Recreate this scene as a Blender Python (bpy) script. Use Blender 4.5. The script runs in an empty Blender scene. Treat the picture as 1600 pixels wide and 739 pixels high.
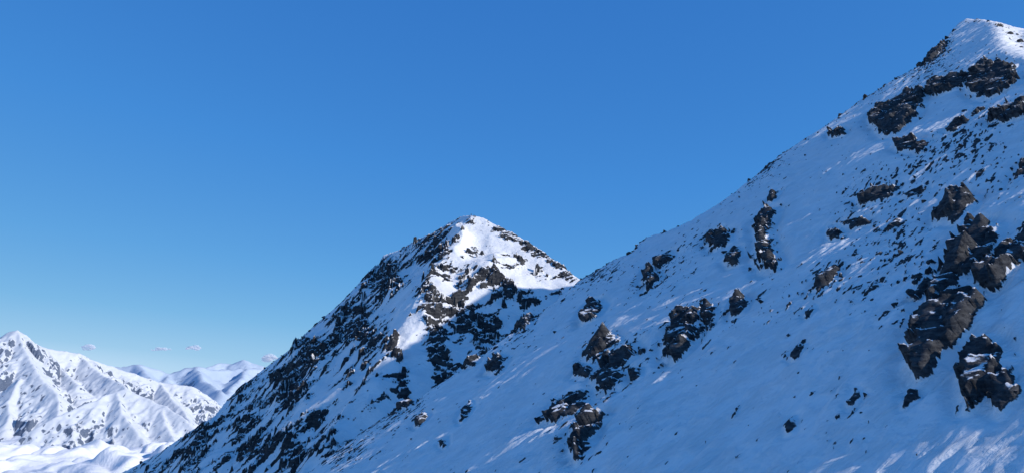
import bpy, math, numpy as np
from mathutils import Vector
rng=np.random.default_rng(7)
F=1256.0; TH=math.radians(10.0)
sc=bpy.context.scene
# ---------------------------------------------------------------- helpers
def ray(X,Y):
    xc=(X-800)/F; yc=(369.5-Y)/F
    y=math.cos(TH)-yc*math.sin(TH); z=math.sin(TH)+yc*math.cos(TH)
    return xc/y, z/y          # slopes x/y , z/y
def hit(X,Y,pl):              # bearing -> point on a mountain flank plane z=a x+b y+c
    a,b,c=pl; rx,rz=ray(X,Y)
    y=c/(rz-a*rx-b)
    return np.array([rx*y,y])
def at(X,Y,d):
    rx,rz=ray(X,Y); return np.array([rx*d,d,rz*d])
def h2(ix,iy,seed):
    h=(ix.astype(np.int64)*374761393+iy.astype(np.int64)*668265263+seed*974634777)&0xffffffff
    h=((h^(h>>13))*1274126177)&0xffffffff
    h=((h^(h>>16))*2246822519)&0xffffffff
    h=h^(h>>15)
    return (h&0xffffff)/float(0x1000000)
def gn(x,y,seed=0):
    ix=np.floor(x);iy=np.floor(y);fx=x-ix;fy=y-iy
    u=fx*fx*fx*(fx*(fx*6-15)+10);v=fy*fy*fy*(fy*(fy*6-15)+10)
    def g(dx,dy):
        a=h2(ix+dx,iy+dy,seed)*2*np.pi
        return np.cos(a)*(fx-dx)+np.sin(a)*(fy-dy)
    return 1.5*((g(0,0)*(1-u)+g(1,0)*u)*(1-v)+(g(0,1)*(1-u)+g(1,1)*u)*v)
def fbm(x,y,o=4,seed=0,gain=.5):
    s=0;a=1;
    for i in range(o):
        s=s+a*gn(x,y,seed+i*17);x=x*2.03+11.3;y=y*2.03-7.7;a*=gain
    return s
def ridged(x,y,o=4,seed=0,gain=.5):
    s=0;a=1
    for i in range(o):
        s=s+a*(1-2*np.abs(gn(x,y,seed+i*13)));x=x*2.07+3.1;y=y*2.07+9.2;a*=gain
    return s
def cell(x,y,seed=0,tilt=1.0):
    ix=np.floor(x);iy=np.floor(y)
    F1=np.full(x.shape,9.);F2=np.full(x.shape,9.);T=np.zeros(x.shape)
    for dx in(-1,0,1):
        for dy in(-1,0,1):
            cx=ix+dx;cy=iy+dy
            px=cx+h2(cx,cy,seed);py=cy+h2(cx,cy,seed+1)
            d=(x-px)**2+(y-py)**2
            t=(h2(cx,cy,seed+2)-.5)*1.0+tilt*((h2(cx,cy,seed+3)-.5)*(x-px)+(h2(cx,cy,seed+4)-.5)*(y-py))
            m=d<F1
            F2=np.where(m,F1,np.minimum(F2,d));T=np.where(m,t,T);F1=np.where(m,d,F1)
    return T,np.sqrt(F2)-np.sqrt(F1)
def sstep(x,a,b):
    t=np.clip((x-a)/(b-a),0,1);return t*t*(3-2*t)
def polysd(px,py,poly):       # signed distance, + inside
    n=len(poly);d=np.full(px.shape,1e9);ins=np.zeros(px.shape,bool)
    for i in range(n):
        ax,ay=poly[i];bx,by=poly[(i+1)%n]
        ex,ey=bx-ax,by-ay;wx=px-ax;wy=py-ay
        t=np.clip((wx*ex+wy*ey)/(ex*ex+ey*ey+1e-9),0,1)
        d=np.minimum(d,(wx-ex*t)**2+(wy-ey*t)**2)
        c=((ay>py)!=(by>py))&(px<(bx-ax)*(py-ay)/(by-ay+1e-12)+ax)
        ins^=c
    d=np.sqrt(d);return np.where(ins,d,-d)
def blob(x,y,X,Y,sx,sy,pl,rot=0):
    c=hit(X,Y,pl);r=math.radians(rot)
    e1=hit(X+math.cos(r)*sx,Y-math.sin(r)*sx,pl)-c
    e2=hit(X+math.sin(r)*sy,Y+math.cos(r)*sy,pl)-c
    J=np.linalg.inv(np.array([[e1[0],e2[0]],[e1[1],e2[1]]]))
    dx=x-c[0];dy=y-c[1]
    a=J[0,0]*dx+J[0,1]*dy;b=J[1,0]*dx+J[1,1]*dy
    return np.exp(-(a*a+b*b))
def grid_mesh(name,X,Y,Z,mat,attrs={},smooth=True):
    nr,nc=X.shape
    me=bpy.data.meshes.new(name)
    co=np.stack([X,Y,Z],-1).reshape(-1,3).astype(np.float32)
    i=np.arange(nr*nc).reshape(nr,nc)
    q=np.stack([i[:-1,:-1],i[:-1,1:],i[1:,1:],i[1:,:-1]],-1).reshape(-1,4)
    p0,p1,p3=co[q[0,0]],co[q[0,1]],co[q[0,3]]
    if np.cross(p1-p0,p3-p0)[2]<0: q=q[:,::-1]
    me.vertices.add(len(co));me.vertices.foreach_set('co',co.ravel())
    me.loops.add(q.size);me.loops.foreach_set('vertex_index',np.ascontiguousarray(q).ravel().astype(np.int32))
    me.polygons.add(len(q));me.polygons.foreach_set('loop_start',np.arange(0,q.size,4,dtype=np.int32))
    me.polygons.foreach_set('loop_total',np.full(len(q),4,dtype=np.int32))
    me.polygons.foreach_set('use_smooth',np.full(len(q),smooth))
    for k,v in attrs.items():
        a=me.attributes.new(k,'FLOAT','POINT');a.data.foreach_set('value',v.ravel().astype(np.float32))
    me.update()
    me.materials.append(mat)
    ob=bpy.data.objects.new(name,me);sc.collection.objects.link(ob);return ob
def axis(parts):   # list of (start,end,d0,d1)
    out=[]
    for s,e,d0,d1 in parts:
        n=max(2,int(abs(e-s)/((d0+d1)/2)))
        t=np.linspace(0,1,n,endpoint=False)
        out.append(s+(e-s)*((t*d0+ t*t*(d1-d0)/2)/((d0+d1)/2)))
    out.append(np.array([parts[-1][1]]))
    return np.concatenate(out)
# ---------------------------------------------------------------- materials
def N(nt,t,**k):
    n=nt.nodes.new(t)
    for a,b in k.items():
        setattr(n,a,b)
    return n
def math_(nt,op,a,b=None,c=None,clamp=False):
    n=nt.nodes.new('ShaderNodeMath');n.operation=op;n.use_clamp=clamp
    for i,v in enumerate((a,b,c)):
        if v is None: continue
        if isinstance(v,(int,float)): n.inputs[i].default_value=v
        else: nt.links.new(v,n.inputs[i])
    return n.outputs[0]
def noise(nt,vec,scale,detail=4,rough=.55,dist=0):
    n=nt.nodes.new('ShaderNodeTexNoise');n.inputs['Scale'].default_value=scale
    n.inputs['Detail'].default_value=detail;n.inputs['Roughness'].default_value=rough
    n.inputs['Distortion'].default_value=dist
    nt.links.new(vec,n.inputs['Vector']);return n.outputs['Fac']
def smooth_(nt,v,a,b):
    n=nt.nodes.new('ShaderNodeMapRange');n.interpolation_type='SMOOTHSTEP'
    nt.links.new(v,n.inputs[0]);n.inputs[1].default_value=a;n.inputs[2].default_value=b
    return n.outputs[0]
def mixc(nt,f,a,b):
    n=nt.nodes.new('ShaderNodeMix');n.data_type='RGBA'
    if isinstance(f,(int,float)): n.inputs[0].default_value=f
    else: nt.links.new(f,n.inputs[0])
    for k,v in((6,a),(7,b)):
        if isinstance(v,tuple): n.inputs[k].default_value=(*v,1)
        else: nt.links.new(v,n.inputs[k])
    return n.outputs[2]
def mountain_mat(name,S=1.0,cap0=.80,cap1=.92,use_attr=True,edge=.35,snow_bump=.05,rock_bump=.3,sdir=0.0,
                 snow=(.93,.90,.87),rockA=(.026,.027,.031),rockB=(.082,.081,.081),capn=.35):
    m=bpy.data.materials.new(name);m.use_nodes=True;nt=m.node_tree;nt.nodes.clear();L=nt.links.new
    out=N(nt,'ShaderNodeOutputMaterial');bs=N(nt,'ShaderNodeBsdfPrincipled')
    L(bs.outputs[0],out.inputs[0])
    geo=N(nt,'ShaderNodeNewGeometry');pos=geo.outputs['Position']
    sep=N(nt,'ShaderNodeSeparateXYZ');L(geo.outputs['Normal'],sep.inputs[0]);nz=sep.outputs[2]
    n1=noise(nt,pos,1.6/S,6,.65);n2=noise(nt,pos,.25/S,4,.6)
    if use_attr:
        at_=N(nt,'ShaderNodeAttribute',attribute_name='rock');R=at_.outputs['Fac']
        r=math_(nt,'ADD',R,math_(nt,'MULTIPLY',math_(nt,'SUBTRACT',n1,.5),edge*2))
        rf=smooth_(nt,r,-.03,.06)
    else: rf=None
    c=math_(nt,'ADD',nz,math_(nt,'MULTIPLY',math_(nt,'SUBTRACT',noise(nt,pos,.9/S,5,.6),.5),capn))
    cap=smooth_(nt,c,cap0,cap1)
    nocap=math_(nt,'SUBTRACT',1.0,cap)
    fac=math_(nt,'MULTIPLY',rf,nocap) if rf is not None else nocap
    n3=noise(nt,pos,3.5/S,5,.7);
    mp=N(nt,'ShaderNodeMapping');mp.inputs['Rotation'].default_value=(.5,.35,.3);mp.inputs['Scale'].default_value=(1,1,3.5)
    L(pos,mp.inputs[0]);n4=noise(nt,mp.outputs[0],.6/S,5,.6,.6)
    rc=mixc(nt,smooth_(nt,n4,.35,.68),rockA,rockB)
    rc=mixc(nt,math_(nt,'MULTIPLY',smooth_(nt,n2,.54,.70),.35),rc,tuple(v*1.3 for v in (rockB[0]*1.05,rockB[1]*.95,rockB[2]*.84)))
    rc=mixc(nt,math_(nt,'MULTIPLY',smooth_(nt,n3,.58,.75),.5),rc,tuple(v*.6 for v in rockA))
    sn=mixc(nt,smooth_(nt,n2,.3,.7),snow,tuple(s*.95 for s in snow))
    L(mixc(nt,fac,sn,rc),bs.inputs['Base Color'])
    bs.inputs['Roughness'].default_value=.8
    bs.inputs['Specular IOR Level'].default_value=.15
    mpp=N(nt,'ShaderNodeVectorRotate');mpp.rotation_type='Z_AXIS';mpp.inputs['Angle'].default_value=-sdir
    L(pos,mpp.inputs['Vector']);
    mp3=N(nt,'ShaderNodeMapping');mp3.inputs['Scale'].default_value=(.16,1,.10);L(mpp.outputs[0],mp3.inputs[0])
    s1=noise(nt,mp3.outputs[0],1.9/S,6,.65,.5)
    s2=smooth_(nt,n2,.38,.60)
    sb=math_(nt,'MULTIPLY',math_(nt,'MULTIPLY',s1,math_(nt,'ADD',s2,.45)),snow_bump*10)
    rb=math_(nt,'MULTIPLY',math_(nt,'ADD',n3,math_(nt,'MULTIPLY',n4,2.)),rock_bump*4)
    mx=N(nt,'ShaderNodeMix');L(fac,mx.inputs[0]);L(sb,mx.inputs[2]);L(rb,mx.inputs[3])
    bu=N(nt,'ShaderNodeBump');bu.inputs['Distance'].default_value=S;bu.inputs['Strength'].default_value=1
    L(mx.outputs[0],bu.inputs['Height']);L(bu.outputs[0],bs.inputs['Normal'])
    return m
# ================================================================ NEAR FLANK
PL=(.587,.2355,-42.5)
ux,uy=.878,.478
def uv2xy(u,v): return u*ux+v*uy, u*uy-v*ux
def xy2uv(x,y): return x*ux+y*uy, x*uy-y*ux
sil=[(300,872),(400,800),(480,739),(540,692),(600,652),(640,628),(700,592),(740,562),(780,535),(815,505),(850,484),(880,462),(905,438),(930,424),(960,405),
 (985,396),(1005,374),(1040,362),(1080,345),(1110,327),(1145,303),(1170,285),(1195,262),(1220,242),(1260,216),(1300,190),(1340,160),(1375,140),(1400,122),(1430,108),
 (1450,88),(1475,64),(1497,38),(1510,30),(1540,32),(1570,35),(1600,41),(1660,52),(1720,66),(1850,95),(2100,150)]
RP=np.array([hit(X,Y,PL) for X,Y in sil])
facepoly=[(-1500,-300)]+[tuple(p) for p in RP]+[(300,-60),(300,-1500),(-1500,-1500)]
sd=hit(1400,420,PL)-hit(1300,500,PL);SD=math.atan2(sd[1],sd[0])
rd=hit(1360,405,PL)-hit(1300,500,PL);RD=math.atan2(rd[1],rd[0])
U=axis([(-900,-60,60,4),(-60,40,4,.5),(40,60,.5,.26),(60,200,.26,.28),(200,400,.3,.5),(400,520,.5,4),(520,1200,6,60)])
V=axis([(-900,-300,60,4),(-300,-240,4,.6),(-240,-200,.45,.34),(-200,-100,.34,.26),(-100,-15,.24,.24),(-15,20,.25,3),(20,600,4,60)])
UU,VV=np.meshgrid(U,V)
x,y=uv2xy(UU,VV)
face=PL[0]*x+PL[1]*y+PL[2]
FD=polysd(x,y,facepoly)            # distance from the crest, + on the visible flank
cs,sn_=math.cos(SD),math.sin(SD);xa=x*cs+y*sn_;xb=-x*sn_+y*cs
cr,sr=math.cos(RD),math.sin(RD);ra=x*cr+y*sr;rb=-x*sr+y*cr
w=sstep(FD,0,25)
und=(1.3*fbm(x/60,y/60,2,5)+.45*fbm(xa/30,xb/16,2,9))*w
sm=sstep(fbm(x/26,y/26,2,50),-.4,.35)
ph=fbm(x/18,y/18,2,40)
sas=.22*ridged(xa/13+.5*ph,xb/3.6+.5*ph,3,21,.5)*(.15+.85*sm)+.10*ridged(xa/4.5+ph,xb/1.4+.6*ph,2,29,.55)*(.35+.65*sm)
lip=xb/4.6+.9*fbm(xa/16,xb/12,2,44);lf=lip-np.floor(lip)
sas+=.40*(lf*(1-sstep(lf,.84,1.0)))*sstep(fbm(xa/18,xb/7,2,47),-.1,.45)
lip=xb/1.9+.8*fbm(xa/8,xb/6,2,144);lf=lip-np.floor(lip)
sas+=.20*(lf*(1-sstep(lf,.78,1.0)))*sstep(fbm(xa/9,xb/4,2,147),-.1,.35)
# ---- rock outcrops
polys=[
[(1358,180),(1370,165),(1400,155),(1420,142),(1445,145),(1440,170),(1425,195),(1400,215),(1380,218),(1362,195)],
[(1450,130),(1480,125),(1515,120),(1505,140),(1470,155),(1450,150)],
[(1510,140),(1520,115),(1540,98),(1560,110),(1585,105),(1585,135),(1550,150),(1530,150)],
[(1395,235),(1420,225),(1450,228),(1440,240),(1410,243)],
[(1550,182),(1575,165),(1605,155),(1605,175),(1565,190)],
[(1340,308),(1365,298),(1400,288),(1395,300),(1350,318)],
[(1462,345),(1465,320),(1490,300),(1522,302),(1515,325),(1500,342),(1475,340)],
[(1105,378),(1112,358),(1135,365),(1140,380),(1120,390)],
[(1180,350),(1200,332),(1212,335),(1199,360),(1200,385),(1212,400),(1212,415),(1195,415),(1180,395),(1187,370)],
[(1200,318),(1212,300),(1218,303),(1208,320)],
[(1293,348),(1310,355),(1315,368),(1295,368)],
[(1312,342),(1345,335),(1357,343),(1330,350)],
[(1495,380),(1520,355),(1558,362),(1552,395),(1520,430),(1492,452),(1470,480),(1452,495),(1460,455),(1480,430)],
[(1528,455),(1540,425),(1570,395),(1605,355),(1640,350),(1640,400),(1600,420),(1580,445),(1550,465)],
[(1430,520),(1445,495),(1480,490),(1520,460),(1540,480),(1530,510),(1510,530),(1490,545),(1465,580),(1437,605),(1428,570)],
[(1505,560),(1530,530),(1555,545),(1575,570),(1560,600),(1530,630),(1510,640),(1502,600)],
[(1550,600),(1575,580),(1595,600),(1590,625),(1565,650),(1545,635)],
[(1410,618),(1430,610),(1432,625),(1412,640)],
[(1142,478),(1155,458),(1168,470),(1160,488),(1145,494)],
[(1040,530),(1060,495),(1088,482),(1085,520),(1070,545),(1055,557),(1042,545)],
[(1095,482),(1110,475),(1118,490),(1105,510)],
[(910,492),(925,470),(942,478),(930,500),(912,508)],
[(895,585),(910,570),(925,575),(920,590)],
[(913,557),(930,540),(955,525),(965,535),(945,550),(930,562)],
[(926,592),(950,558),(985,540),(990,555),(965,575),(970,597),(940,607)],
[(985,575),(1000,570),(1000,585),(985,588)],
[(843,662),(870,630),(885,615),(905,610),(915,630),(895,645),(870,657)],
[(895,668),(920,645),(947,650),(927,670),(920,700),(905,722),(895,700)],
[(1005,432),(1015,412),(1030,435),(1015,454)],
[(1020,407),(1045,390),(1052,398),(1030,413)],
[(803,513),(825,485),(842,482),(822,514)],
[(760,577),(775,553),(792,560),(780,580)],
[(718,652),(735,630),(737,640),(722,658)],
[(724,575),(745,550),(757,546),(740,572)],
[(1263,458),(1285,437),(1310,418),(1308,435),(1280,452)],
[(686,690),(697,680),(696,697)],
[(1227,665),(1240,652),(1238,678),(1228,680)],
[(1235,560),(1250,540),(1256,548),(1243,566)],
[(1478,208),(1495,190),(1512,192),(1490,209)],
[(1515,180),(1530,168),(1540,172),(1525,183)],
[(1295,207),(1315,201),(1319,213),(1300,217)],
[(1130,405),(1150,385),(1157,408),(1140,413)],
[(1577,288),(1595,245),(1605,238),(1605,262)],
[(1258,492),(1270,478),(1272,488),(1262,498)],
[(1445,95),(1462,78),(1476,68),(1470,85),(1450,100)],
[(600,640),(625,628),(650,622),(640,635),(610,646)],
[(648,662),(668,645),(670,652),(655,668)],
[(1340,640),(1335,612),(1342,620)],
[(1410,300),(1440,285),(1445,292),(1418,306)],
[(1385,355),(1405,335),(1408,345),(1392,360)],
[(1355,460),(1365,445),(1372,452),(1360,466)],
[(1425,470),(1450,440),(1455,450),(1432,478)],
[(1325,635),(1340,618),(1345,628),(1330,645)],
]
R=np.full(x.shape,-3.0)
en=fbm(ra/3.2,rb/1.9,5,70,.62)
H=np.zeros(x.shape);scoop=np.zeros(x.shape)
for P in polys:
    W=np.array([hit(a,b-1,PL) for a,b in P])
    mn=W.min(0)-6;mx=W.max(0)+6
    m=(x>mn[0])&(x<mx[0])&(y>mn[1])&(y<mx[1])
    if not m.any(): continue
    size=math.sqrt(abs(np.sum(W[:,0]*np.roll(W[:,1],-1)-np.roll(W[:,0],-1)*W[:,1]))/2)
    d0=polysd(x[m],y[m],W);d=d0+en[m]*min(1.1,.2+size/9)
    R[m]=np.maximum(R[m],d)
    hh=min(1.15,.28*size**.75)
    H[m]=np.maximum(H[m],hh*sstep(d,-.05,.25+.3*hh))
    sw=min(1.6,.3+size/8)
    scoop[m]=np.minimum(scoop[m],-.45*sw*np.exp(-((d0+sw)/(sw*.8))**2))
dens=np.full(x.shape,0.0)
for X,Y,a,b,w_,r in [(1290,435,50,25,.36,40),(1400,360,70,45,.34,35),(1350,300,60,30,.30,30),(1195,375,25,60,.24,0),(1085,500,60,40,.34,30),(950,560,60,50,.34,30),
   (1460,250,80,35,.30,25),(1240,550,30,20,.28,40),(1330,640,40,50,.22,50),(1420,520,40,80,.24,40),(1100,370,50,25,.24,20),(1500,110,80,40,.2,10),(900,670,60,50,.26,30),
   (1530,200,70,30,.26,20),(1390,110,60,30,.27,40),(1190,270,50,20,.3,40),(800,520,50,25,.28,30),(620,650,60,20,.34,30),(540,710,40,25,.36,30),(1030,430,50,35,.28,30),
   (930,430,50,20,.38,20),(1550,270,40,60,.22,50),(1450,420,40,60,.24,50),(1290,700,50,30,.18,40),(1350,460,60,30,.24,40),(1200,470,60,30,.14,40),(1460,85,40,18,.35,45)]:
    dens+=w_*1.10*blob(x,y,X,Y,a,b,PL,r)
dens+=np.exp(-(FD/4.5)**2)*.32*(.5+gn(UU/14,VV/14,91))
sn1=fbm(ra/4.2,rb/1.25,4,61,.55);sn2=fbm(ra/2.2,rb/.6,3,67,.5)
t1=(sn1-(.95-np.minimum(dens,.5)*1.6))*1.6
t2=(sn2-(.98-np.minimum(dens,.5)*1.65))*.9
sc_=np.maximum(t1,t2)
R=np.maximum(R,sc_)
H=np.maximum(H,.34*sstep(sc_,-.02,.3))
T1,C1=cell(ra/5.4+.10*en,rb/3.6+.10*en,101,2.4);T2,C2=cell(ra/1.8,rb/1.1,111,2.0)
rk=sstep(R,0,.35)
big=sstep(H,.35,1.1)
facet=rk*(T1*1.4*big+T2*.28*(.4+.6*big)-.45*(1-sstep(C1,0,.07))*big)
scoop*=(1-rk)
z=face+und+sas*(1-rk)
lit=blob(x,y,1600,50,45,45,PL)
wd=.5+9*lit
z=z-1.05*wd*np.log1p(np.exp(np.clip(-FD/wd,-30,30)))*(FD>-30*wd)-1.05*np.where(FD<=-30*wd,-FD,0)
z+=lit*.5*ridged(xa/6,xb/2.5,3,140)
dsp=H+facet+scoop                  # outcrops stand out along the flank normal
x=x-.50*dsp;y=y-.20*dsp;z=z+.85*dsp
near_mat=mountain_mat('wind_packed_snow_and_rock',S=1.0,cap0=.89,cap1=.94,edge=.2,snow_bump=.022,rock_bump=.03,sdir=SD,capn=.25)
grid_mesh('snowy_mountain_slope',x,y,z,near_mat,{'rock':R})
def sampler(U,V,Z):
    def f(u,v):
        i=int(np.clip(np.searchsorted(U,u)-1,0,len(U)-2));j=int(np.clip(np.searchsorted(V,v)-1,0,len(V)-2))
        a=(u-U[i])/(U[i+1]-U[i]);b=(v-V[j])/(V[j+1]-V[j])
        return (Z[j,i]*(1-a)+Z[j,i+1]*a)*(1-b)+(Z[j+1,i]*(1-a)+Z[j+1,i+1]*a)*b
    return f
Hs=sampler(U,V,z);FDs=sampler(U,V,FD)
# ================================================================ boulders
import bmesh
def rock_variant(seed,sub=3):
    r=np.random.default_rng(seed);bm=bmesh.new();bmesh.ops.create_icosphere(bm,subdivisions=sub,radius=1)
    co=np.array([v.co[:] for v in bm.verts]);fa=np.array([[v.index for v in f.verts] for f in bm.faces]);bm.free()
    for k in range(9):
        n=r.normal(size=3);n/=np.linalg.norm(n);d=r.uniform(.22,.65)
        s=co@n;co=co-np.maximum(0,s-d)[:,None]*n
    co+=.010*r.normal(size=co.shape)
    return co,fa
variants=[rock_variant(i) for i in range(14)]
def build_rocks(name,items,mat):
    cs_=[];fs=[];o=0
    for (p,s,sc3,rot) in items:
        co,fa=variants[rng.integers(len(variants))]
        c=co*np.array(sc3)*s
        a=rot;Rz=np.array([[math.cos(a),-math.sin(a),0],[math.sin(a),math.cos(a),0],[0,0,1]])
        b=rng.uniform(-.5,.5);Rx=np.array([[1,0,0],[0,math.cos(b),-math.sin(b)],[0,math.sin(b),math.cos(b)]])
        b2=rng.uniform(-.5,.5);Ry=np.array([[math.cos(b2),0,math.sin(b2)],[0,1,0],[-math.sin(b2),0,math.cos(b2)]])
        c=c@Rx.T@Ry.T@Rz.T+np.array(p)
        cs_.append(c);fs.append(fa+o);o+=len(c)
    co=np.concatenate(cs_).astype(np.float32);fa=np.concatenate(fs)
    me=bpy.data.meshes.new(name);me.from_pydata(co.tolist(),[],fa.tolist());me.update();me.materials.append(mat)
    ob=bpy.data.objects.new(name,me);sc.collection.objects.link(ob);return ob
rock_mat=mountain_mat('bare_rock',S=.9,use_attr=False,cap0=.88,cap1=.96,rock_bump=.04,snow_bump=.01,capn=.25)
items=[]
def near_rock(X,Y,s,sc3=(1.4,.8,.9),rot=None,sink=.25):
    p=hit(X,Y,PL);u,v=xy2uv(*p);zz=Hs(u,v)
    items.append(((p[0],p[1],zz-s*sink*sc3[2]),s,sc3,RD if rot is None else rot))
for X,Y,px in [(1350,152,11),(1384,132,8),(1440,100,10),(1452,88,11),(1466,74,11),(1480,62,8),(1530,36,5),(1560,38,8),(1575,40,10),(1590,43,9),(1170,283,9),(1176,276,8),(1198,262,9),(1205,255,8),
    (1218,243,9),(1225,238,6),(985,395,9),(995,388,7),(1008,376,6),(950,412,8),(935,420,12),(915,432,10),(1130,318,4),(1258,220,5),(830,488,9),(820,500,9),(955,406,5),(1280,208,4),(1400,125,5),
    (1145,303,4),(880,470,8),(893,450,6),(740,558,8),(775,545,6),(705,590,6),(640,630,8),(610,640,8),(560,672,7),(900,440,8),(1490,50,7),(1310,186,3),(1340,163,4)]:
    p=hit(X,Y,PL);dist=math.hypot(*p);near_rock(X,Y,px*dist/F*.9,(1.3,.8,.85))
# broken stones strung along the crest
for k in range(260):
    i=rng.integers(4,len(RP)-6);t=rng.random();p=RP[i]*(1-t)+RP[i+1]*t
    if gn(np.array([p[0]/9.]),np.array([p[1]/9.]),777)[0]<-.12: continue
    o=rng.uniform(-.5,3.0);p=p+np.array([.35,-.93])*o
    u,v=xy2uv(*p);s=min(rng.lognormal(-.65,.5),1.6)
    items.append(((p[0],p[1],Hs(u,v)-.2*s),s,(rng.uniform(.9,1.7),.8,rng.uniform(.6,1.0)),RD+rng.normal()*.5))
cand=np.argwhere((R>.05)&(R<.5)&(UU>45)&(UU<400)&(FD>1)&(VV<-20)&(H<.6))
for j,i in cand[rng.choice(len(cand),230,replace=False)]:
    s=rng.lognormal(-.8,.45);s=min(s,1.3)
    items.append(((x[j,i],y[j,i],z[j,i]-.35*s),s,(rng.uniform(1,1.9),rng.uniform(.6,1),rng.uniform(.5,.8)),RD+rng.normal()*.4))
for k in range(60):
    u=rng.uniform(60,400);v=rng.uniform(-215,-25)
    if FDs(u,v)<1: continue
    X0,Y0=uv2xy(u,v);s=min(rng.lognormal(-1.2,.5),.8)
    items.append(((X0,Y0,Hs(u,v)-.15*s),s,(rng.uniform(1.2,2.2),rng.uniform(.5,.9),rng.uniform(.5,.9)),RD+rng.normal()*.3))
build_rocks('scattered_rocks',items,rock_mat)
# ================================================================ MIDDLE PEAK
S0=at(737,336,500.)
aL,bL=.80,.52; aR,bR=-.12,.80
PLL=(aL,bL,S0[2]-aL*S0[0]-bL*S0[1]);PLR=(aR,bR,S0[2]-aR*S0[0]-bR*S0[1])
silL=[(60,842),(120,795),(190,739),(250,706),(300,672),(335,650),(352,628),(385,598),(420,570),(450,548),(478,520),(500,500),(525,480),(548,456),(575,440),(588,412),(600,398),(625,390),(650,375),(680,362),(705,346),(722,338),(737,336)]
silR=[(737,336),(755,341),(775,352),(795,364),(815,374),(838,388),(858,402),(880,418),(900,432),(930,455),(1000,510),(1100,590)]
A=[hit(X,Y,PLL) for X,Y in silL]+[hit(X,Y,PLR) for X,Y in silR[1:]]
A=np.array(A);A=A[np.argsort(A[:,0])]
mx_=axis([(-1200,-330,90,4),(-330,-235,4,.6),(-235,90,.5,.5),(90,160,.6,5),(160,500,6,60)])
my_=axis([(-100,250,50,4),(250,300,4,1),(300,400,.8,.5),(400,540,.45,.45),(540,600,1,5),(600,1100,6,60)])
MX,MY=np.meshgrid(mx_,my_)
yr=np.interp(MX,A[:,0],A[:,1])
fl=PLL[0]*MX+PLL[1]*MY+PLL[2];fr=PLR[0]*MX+PLR[1]*MY+PLR[2]
bk=np.maximum(0,MY-yr);fw=sstep(yr-MY,0,30)
wob=7*fbm(MX/40,MY/40,3,201)*fw
k=3.0;mnn=np.minimum(fl,fr+wob*.6);dd=np.abs(fl-fr-wob*.6);base=mnn-k*np.exp(-dd/k)*.15
base=base+fw*(4.0*ridged(MX/55+.3*gn(MX/30,MY/30,5),MY/90,2,210)-2.5+1.6*fbm(MX/18,MY/18,2,215))
base=base-1.1*(np.sqrt(bk*bk+.5)-.7)
bias=np.full(MX.shape,-.10)
def B(X,Y,a,b,w,r=0):
    global bias
    pl=PLL if X<735 else PLR
    bias+=w*blob(MX,MY,X,Y,a,b,pl,r)
for t in [(600,425,35,30,.8,0),(678,395,28,18,.8,0),(690,470,70,24,.9,-25),(740,500,60,26,.75,-30),(770,445,50,14,.5,-20),(545,500,60,20,.45,45),(580,520,40,16,.55,0),
          (480,570,60,22,.45,45),(455,605,36,20,.6,0),(400,690,45,30,.5,0),(300,700,50,22,.5,30),(660,580,50,15,.6,-20),(520,650,40,20,.4,0),(700,360,30,12,.2,20),(805,370,45,9,.9,-30),
          (850,397,35,9,.9,-35),(560,600,40,12,.4,-10),(640,550,60,16,.4,-20),(375,615,22,30,.3,45),(880,425,25,14,.5,0),(480,690,60,24,.35,0),(790,400,40,8,.3,-25),(830,470,30,20,.4,0),
          (600,620,50,30,-.6,20),(640,450,30,40,-.5,0),(640,500,30,30,-.5,0),(500,610,25,40,-.4,0),(745,358,28,16,-.7,0),(835,440,35,20,-.4,0),(760,410,40,14,-.5,0),(560,680,30,30,-.4,0),(790,385,30,7,-.3,-30),(430,650,30,20,-.35,20),(350,680,20,20,-.3,0)]:
    B(*t)
cx=math.cos(.5);sx_=math.sin(.5);q1=MX*cx+MY*sx_;q2=-MX*sx_+MY*cx
rn=fbm(q1/13,q2/6,5,230,.64)
Rm=(rn+bias*1.3-.25)*2.4
T1,C1=cell(MX/8+.4*rn,MY/6,240,2.4);T2,C2=cell(MX/3.2,MY/3.,250,2.2)
rk2=sstep(Rm,-.1,.9)
zm=base+rk2*(T1*4.0+T2*1.5+.5*fbm(MX/1.6,MY/1.6,2,260)+1.0)*(.3+.7*sstep(np.abs(MY-yr),0,12))+.22*fbm(MX/5,MY/3,3,270)
mid_mat=mountain_mat('peak_rock_and_snow',S=2.2,cap0=.72,cap1=.82,edge=.9,snow_bump=.018,rock_bump=.06,capn=.45)
grid_mesh('rocky_snow_peak',MX,MY,zm,mid_mat,{'rock':Rm})
Ms=sampler(mx_,my_,zm)
items=[]
for k_ in range(150):
    i=rng.integers(0,len(A)-1);t=rng.random();p=A[i]*(1-t)+A[i+1]*t
    if p[0]<-240 or p[0]>60: continue
    if abs(p[0]-S0[0])<9: continue
    s=min(rng.lognormal(-.2,.5),2.2)
    px_,py_=p[0]+rng.normal()*1,p[1]+rng.normal()*2-1
    items.append(((px_,py_,Ms(px_,py_)-.25*s),s,(rng.uniform(.9,1.6),.9,rng.uniform(.6,1.1)),rng.uniform(0,3)))
cand=np.argwhere((Rm>.45)&(MX>-230)&(MX<60)&(MY>330)&(bk<=0))
for j,i in cand[rng.choice(len(cand),260,replace=False)]:
    s=min(rng.lognormal(-.1,.45),2.3)
    items.append(((MX[j,i],MY[j,i],zm[j,i]-.3*s),s,(rng.uniform(.9,1.7),.9,rng.uniform(.6,1.0)),rng.uniform(0,3)))
cand=np.argwhere((Rm>-.9)&(Rm<.1)&(MX>-230)&(MX<60)&(MY>330)&(bk<=0))
for j,i in cand[rng.choice(len(cand),420,replace=False)]:
    s=min(rng.lognormal(-.8,.4),1.1)
    items.append(((MX[j,i],MY[j,i],zm[j,i]-.1*s),s,(rng.uniform(.9,1.9),.9,rng.uniform(.6,1.0)),rng.uniform(0,3)))
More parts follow.
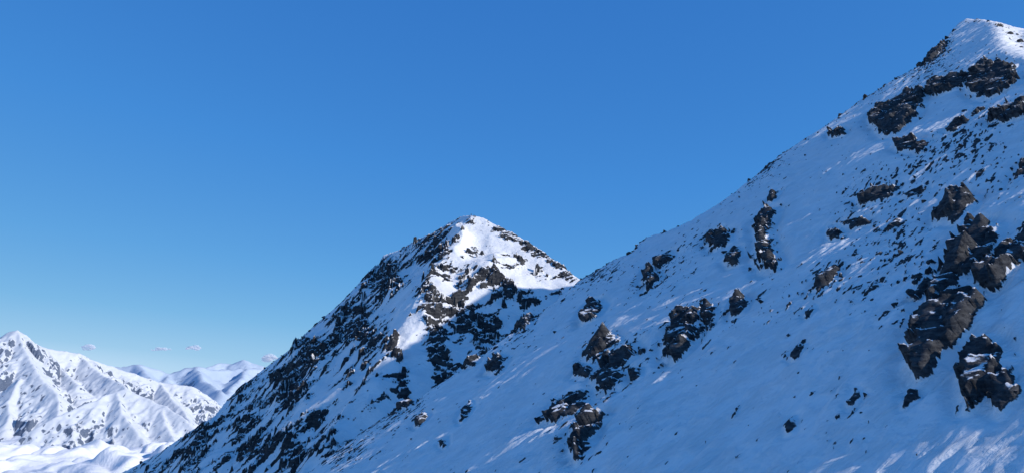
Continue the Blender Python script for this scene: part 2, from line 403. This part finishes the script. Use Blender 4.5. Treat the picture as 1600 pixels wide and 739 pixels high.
variants=[rock_variant(i,2) for i in range(14)]
build_rocks('peak_boulders',items,mountain_mat('peak_bare_rock',S=1.4,use_attr=False,cap0=.80,cap1=.92,rock_bump=.05,snow_bump=.01))
# ---- hikers and cairn on the summit
def cloth(n,c):
    m=bpy.data.materials.new(n);m.use_nodes=True;nt=m.node_tree;b=nt.nodes['Principled BSDF']
    g=N(nt,'ShaderNodeNewGeometry');f=noise(nt,g.outputs['Position'],8,3)
    nt.links.new(mixc(nt,f,c,tuple(v*.6 for v in c)),b.inputs['Base Color']);b.inputs['Roughness'].default_value=.9;return m
def hiker(p,rot,jc,arm):
    em=bpy.data.objects.new('hiker',None);em.location=p;em.rotation_euler=(0,0,rot);sc.collection.objects.link(em)
    def skin(name,vs,es,rs,mat,root=0):
        me=bpy.data.meshes.new(name);me.from_pydata(vs,es,[]);ob=bpy.data.objects.new(name,me);sc.collection.objects.link(ob)
        m=ob.modifiers.new('s','SKIN');
        for i,sv in enumerate(me.skin_vertices[0].data): sv.radius=rs[i] if isinstance(rs[i],tuple) else (rs[i],rs[i]);sv.use_root=(i==root)
        ob.modifiers.new('d','SUBSURF').render_levels=2;me.materials.append(mat);ob.parent=em;return ob
    vs=[(0,0,.95),(0,0,1.15),(0,0,1.38),(0,0,1.50),(.19,0,1.42),(.26,-.04,1.15),(.20,-.22,.95+arm),(-.19,0,1.42),(-.27,-.02,1.14),(-.26,-.12,.90),
        (.10,0,.90),(.12,-.03,.50),(.13,.02,.08),(.13,-.14,.05),(-.10,0,.90),(-.14,.03,.50),(-.16,.06,.08),(-.16,-.10,.05)]
    es=[(0,1),(1,2),(2,3),(2,4),(4,5),(5,6),(2,7),(7,8),(8,9),(0,10),(10,11),(11,12),(12,13),(0,14),(14,15),(15,16),(16,17)]
    rs=[(.17,.12),(.16,.12),(.19,.13),.07,.09,.065,.045,.09,.065,.045,.11,.075,.055,.05,.11,.075,.055,.05]
    skin('body',vs,es,rs,cloth('jacket_cloth',jc))
    skin('head',[(0,0,1.52),(0,-.01,1.60),(0,-.015,1.70)],[(0,1),(1,2)],[.06,.095,.085],cloth('hat_and_face',(.25,.12,.08)),1)
    skin('backpack',[(0,.20,1.05),(0,.22,1.25),(0,.19,1.45)],[(0,1),(1,2)],[(.16,.11),(.17,.12),(.12,.08)],cloth('pack_cloth',(.05,.05,.07)),1)
sx0,sy0=S0[0],np.interp(S0[0],A[:,0],A[:,1])-.4
hiker((sx0-1.6,sy0,Ms(sx0-1.6,sy0)-.05),.4,(.04,.05,.09),.1)
hiker((sx0-.3,sy0+.1,Ms(sx0-.3,sy0+.1)-.05),-.9,(.06,.04,.04),0)
items=[]
for (dx,dz,s) in [(0,.2,.55),(.5,.15,.45),(-.4,.15,.4),(.1,.65,.38),(.05,1.0,.26),(1.2,.1,.5),(-4,.0,.6),(3,.0,.5)]:
    xx=sx0+1.4+dx;items.append(((xx,sy0,Ms(xx,sy0)+dz),s,(1.1,.9,.7),rng.uniform(0,3)))
build_rocks('summit_cairn',items,rock_mat)
# ================================================================ DISTANT MOUNTAINS
def ridge_field(x,y,ridges):
    h=np.full(x.shape,-1e9);dm=np.full(x.shape,1e9)
    for pts,kk in ridges:
        for i in range(len(pts)-1):
            a=at(*pts[i]);b=at(*pts[i+1]);e=b[:2]-a[:2];wx=x-a[0];wy=y-a[1]
            t=np.clip((wx*e[0]+wy*e[1])/(e@e),0,1)
            d=np.hypot(wx-e[0]*t,wy-e[1]*t);hh=a[2]+(b[2]-a[2])*t-kk*d*(1-.00012*np.minimum(d,2500))
            m=hh>h;h=np.where(m,hh,h);dm=np.where(m,d,dm)
    return h,dm
R1=[(-260,690,6900),(-120,590,6900),(-40,560,6950),(0,531,7000),(12,520,7000),(25,515,7000),(38,524,7050),(55,536,7100),(75,544,7200),(105,549,7300),(130,553,7400),(150,563,7500),(185,575,7600),(215,586,7700),(250,597,7800),(300,602,7900),(330,620,8000),(380,690,8200)]
SP=[[(25,515,7000),(34,548,6750),(60,585,6500),(85,615,6250),(95,650,6000),(110,690,5800)],
    [(0,531,7000),(-20,570,6700),(-30,620,6400),(-20,680,6000)],
    [(130,553,7400),(150,580,7100),(190,600,6800),(215,630,6500),(230,690,6200)],
    [(75,544,7200),(95,575,6950),(120,600,6700)],
    [(34,590,6450),(15,625,6200),(10,660,5950)],
    [(250,597,7800),(270,625,7400),(300,660,7000)]]
FR=[(-20,735,4800),(20,690,5100),(60,666,5200),(110,642,5350),(150,622,5500),(170,612,5600),(188,608,5650),(215,617,5650),(250,632,5600),(285,652,5500),(330,690,5350),(370,730,5200)]
FS=[[(180,611,5620),(195,645,5400),(225,690,5150)],[(250,634,5600),(262,670,5350),(280,705,5100)]]
gx=axis([(-7200,-1200,12,8)]);gy=axis([(4200,9500,8,14)])
FX,FY=np.meshgrid(gx,gy)
wx=60*fbm(FX/500,FY/500,3,301);wy=60*fbm(FX/500,FY/500,3,311)
h,dm=ridge_field(FX+wx*.5,FY+wy*.5,[(R1,.85)]+[(s,.90) for s in SP]+[(FR,.86)]+[(s,.85) for s in FS])
w=sstep(dm,0,350)
h=h+(.08+w)*(60*ridged(FX/600+wx/300,FY/600,5,320,.52)-50)+(.15+w)*(36*ridged(FX/170+wx/200,FY/230+wy/200,4,325,.55)-24)+12*fbm(FX/60,FY/60,3,330,.6)*(.4+w)
h=np.maximum(h,-1400)
gyy,gxx=np.gradient(h,gy,gx);st=np.hypot(gxx,gyy)
Rf=(st-1.22)*1.8+1.2*fbm(FX/30,FY/30,3,340,.65)-.55
far_mat=mountain_mat('distant_snow_painted_haze',S=8,cap0=.70,cap1=.86,edge=1.0,snow_bump=.012,rock_bump=.03,rockA=(.10,.13,.19),rockB=(.17,.20,.26),capn=.4,snow=(.72,.73,.75))  # rock colours lifted towards blue: haze painted into the rock
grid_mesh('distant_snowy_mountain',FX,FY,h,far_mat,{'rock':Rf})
D1=[(120,600,11000),(175,572,11200),(215,569,11300),(240,576,11400),(262,584,11500),(285,575,11600),(305,572,11700),(330,577,11800),(355,575,12000),(385,573,12200),(410,577,12400),(450,590,12600),(520,600,13000),(600,590,13200),(700,600,13200)]
D1s=[[(215,569,11300),(235,590,10500),(260,610,9800)],[(305,572,11700),(318,592,10800),(345,610,10000)],[(385,573,12200),(372,592,11200),(355,615,10300),(340,640,9500)],[(262,584,11500),(255,600,10700)]]
D2=[(250,590,19000),(300,580,19000),(330,571,19500),(345,567,19800),(362,569,20000),(378,561,20000),(392,567,20000),(415,574,20000),(450,570,20000),(520,580,20000),(620,573,20000),(800,583,20000)]
D0=[(-300,590,16000),(-100,575,16000),(100,585,16000),(250,590,16000)]
gx=axis([(-14000,500,42,36)]);gy=axis([(9000,23000,30,50)])
GX,GY=np.meshgrid(gx,gy)
wx=90*fbm(GX/900,GY/900,3,401)
h,dm=ridge_field(GX+wx*.5,GY+wx*.5,[(D1,.85)]+[(s,.9) for s in D1s]+[(D2,.7),(D0,.6)])
w=sstep(dm,0,700)
h=h+(.12+w)*(110*ridged(GX/1300,GY/1300,5,420,.5)-90)+(.2+w)*(60*ridged(GX/420,GY/420,3,425)-42)+10*fbm(GX/150,GY/150,4,430)
h=np.maximum(h,-1450)
gyy,gxx=np.gradient(h,gy,gx)
Rf=(np.hypot(gxx,gyy)-1.0)*2+.8*fbm(GX/120,GY/120,4,340)-.3
hz_mat=mountain_mat('horizon_snow_painted_haze',S=60,cap0=.6,cap1=.8,edge=.4,snow_bump=.01,rock_bump=.02,snow=(.54,.62,.72),rockA=(.14,.21,.30),rockB=(.20,.27,.36))  # aerial haze painted in as bluish snow and rock colours
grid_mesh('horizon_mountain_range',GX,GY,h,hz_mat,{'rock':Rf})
bx=np.linspace(-120000,120000,121);by=np.linspace(-60000,160000,111);BX,BY=np.meshgrid(bx,by)
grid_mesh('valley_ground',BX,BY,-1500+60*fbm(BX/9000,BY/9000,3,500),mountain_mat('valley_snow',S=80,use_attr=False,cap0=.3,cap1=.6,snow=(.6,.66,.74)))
# ================================================================ CLOUDS
def cloud_mat(name,dens=1.0,scale=.0012,mode='attr'):
    m=bpy.data.materials.new(name);m.use_nodes=True;nt=m.node_tree;nt.nodes.clear();L=nt.links.new
    out=N(nt,'ShaderNodeOutputMaterial');g=N(nt,'ShaderNodeNewGeometry')
    d=N(nt,'ShaderNodeBsdfDiffuse');d.inputs[0].default_value=(.88,.86,.86,1)
    n=noise(nt,g.outputs['Position'],scale,7,.6,.4)
    if mode=='solid':
        bu=N(nt,'ShaderNodeBump');bu.inputs['Distance'].default_value=40;L(n,bu.inputs['Height']);L(bu.outputs[0],d.inputs['Normal'])
        L(d.outputs[0],out.inputs[0]);return m
    t=N(nt,'ShaderNodeBsdfTranslucent');t.inputs[0].default_value=(.95,.95,.95,1)
    mx=N(nt,'ShaderNodeMixShader');mx.inputs[0].default_value=.4;L(d.outputs[0],mx.inputs[1]);L(t.outputs[0],mx.inputs[2])
    tr=N(nt,'ShaderNodeBsdfTransparent')
    m2=N(nt,'ShaderNodeMixShader')
    if mode=='puff':
        d.inputs[0].default_value=(.98,.98,.98,1);m2.inputs[0].default_value=dens
    else:
        a=N(nt,'ShaderNodeAttribute',attribute_name='density')
        al=math_(nt,'MULTIPLY',smooth_(nt,math_(nt,'ADD',a.outputs['Fac'],math_(nt,'MULTIPLY',math_(nt,'SUBTRACT',n,.5),1.9)),0,1),dens)
        L(al,m2.inputs[0])
    L(tr.outputs[0],m2.inputs[1]);L(mx.outputs[0],m2.inputs[2])
    L(m2.outputs[0],out.inputs[0]);return m
gx=np.linspace(-9000,500,700);gy=np.linspace(1500,6600,420);CX,CY=np.meshgrid(gx,gy)
cwx=CX+120*fbm(CX/400,CY/400,2,640);cwy=CY+120*fbm(CX/400,CY/400,2,650)
billow=np.abs(gn(cwx/520,cwy/520,600))*1.4+.5*np.abs(gn(cwx/240,cwy/240,601))*1.4+.25*np.abs(gn(cwx/110,cwy/110,602))*1.4
soft=fbm(CX/1800,CY/1800,2,610,.4);puff=fbm(CX/700,CY/700,4,660)
par=bpy.data.objects.new('cloud_sea',None);sc.collection.objects.link(par)
for i in range(4):
    Z=(-490+95*billow+35*soft) if i==0 else (-440+20*i+35*soft)
    de=.45-.16*i+.7*puff
    e=np.minimum(np.minimum(CX+9000,500-CX),np.minimum(CY-1500,6600-CY))/500
    ob=grid_mesh('cloud_layer_%d'%(i+1),CX,CY,Z,cloud_mat('cloud_vapour_%d'%i,.5,.0022,'solid' if i==0 else 'attr'),{'density':de*np.clip(e,0,1)-.3*(e<.05)})
    ob.parent=par
cv=cloud_mat('small_cloud_vapour',.4,.005,'puff')
def cloud(X,Y,wpx,hpx,seed):
    r=np.random.default_rng(seed);D=26000.
    bm=bmesh.new();bmesh.ops.create_icosphere(bm,subdivisions=2,radius=1)
    co=np.array([v.co[:] for v in bm.verts]);fa=np.array([[v.index for v in f.verts] for f in bm.faces]);bm.free()
    C=[];Fc=[]
    for k in range(22):
        t=r.uniform(-1,1);hh=(1-t*t*.85)
        c=at(X+t*wpx*.5,Y-r.uniform(-.25,.4)*hpx*hh,D+r.uniform(-250,250));s=r.uniform(.16,.36)*hpx*D/F*hh
        C.append(co*np.array([1.9,1,.75])*s+c);Fc.append(fa+k*len(co))
    me=bpy.data.meshes.new('cloud');me.from_pydata(np.concatenate(C).tolist(),[],np.concatenate(Fc).tolist());me.materials.append(cv)
    for p in me.polygons:p.use_smooth=True
    ob=bpy.data.objects.new('cloud',me);sc.collection.objects.link(ob)
cloud(138,543,24,10,1);cloud(252,546,32,9,2);cloud(302,544,24,11,3);cloud(421,560,24,15,4)
# ================================================================ LIGHT, SKY, CAMERA
EL=math.radians(26.4);AZ=math.radians(110)
sd_=Vector((math.sin(AZ)*math.cos(EL),math.cos(AZ)*math.cos(EL),math.sin(EL)))
l=bpy.data.lights.new('sun','SUN');l.energy=3.8;l.angle=math.radians(.5);l.color=(1,.965,.92)
lo=bpy.data.objects.new('sun',l);lo.rotation_euler=sd_.to_track_quat('Z','Y').to_euler();sc.collection.objects.link(lo)
w=bpy.data.worlds.new('World');sc.world=w;w.use_nodes=True;nt=w.node_tree
bg=nt.nodes['Background'];sky=N(nt,'ShaderNodeTexSky');sky.sky_type='NISHITA';sky.sun_disc=False
sky.sun_elevation=EL;sky.sun_rotation=AZ;sky.altitude=2500;sky.air_density=1.0;sky.dust_density=.0;sky.ozone_density=4.0
ss=N(nt,'ShaderNodeSeparateColor');nt.links.new(sky.outputs[0],ss.inputs[0])
g_=math_(nt,'MULTIPLY',ss.outputs[1],.13)
rp_=N(nt,'ShaderNodeValToRGB');cr_=rp_.color_ramp;cr_.interpolation='LINEAR'
pts=[(.06,(.022,.12,.42)),(.14,(.033,.175,.55)),(.28,(.058,.26,.68)),(.5,(.115,.37,.75)),(.75,(.20,.48,.79)),(1.0,(.34,.60,.84)),(1.6,(1.1,1.15,1.2)),(2.0,(1.5,1.45,1.45))]
cr_.elements[0].position=pts[0][0]/2;cr_.elements[0].color=(*pts[0][1],1);cr_.elements[1].position=1;cr_.elements[1].color=(*pts[-1][1],1)
for p_,c_ in pts[1:-1]:
    e_=cr_.elements.new(p_/2);e_.color=(*c_,1)
nt.links.new(math_(nt,'MULTIPLY',g_,.5),rp_.inputs[0])
sc3=N(nt,'ShaderNodeVectorMath',operation='SCALE');nt.links.new(rp_.outputs[0],sc3.inputs[0])
sc3.inputs['Scale'].default_value=1/.13
nt.links.new(sc3.outputs[0],bg.inputs[0]);bg.inputs[1].default_value=.13
cam=bpy.data.cameras.new('camera');cam.lens=36*F/1600;cam.sensor_width=36;cam.clip_start=.5;cam.clip_end=300000
co=bpy.data.objects.new('camera',cam);co.rotation_euler=(math.radians(100),0,0);sc.collection.objects.link(co);sc.camera=co
sc.view_settings.view_transform='Standard';sc.view_settings.look='None';sc.view_settings.exposure=0
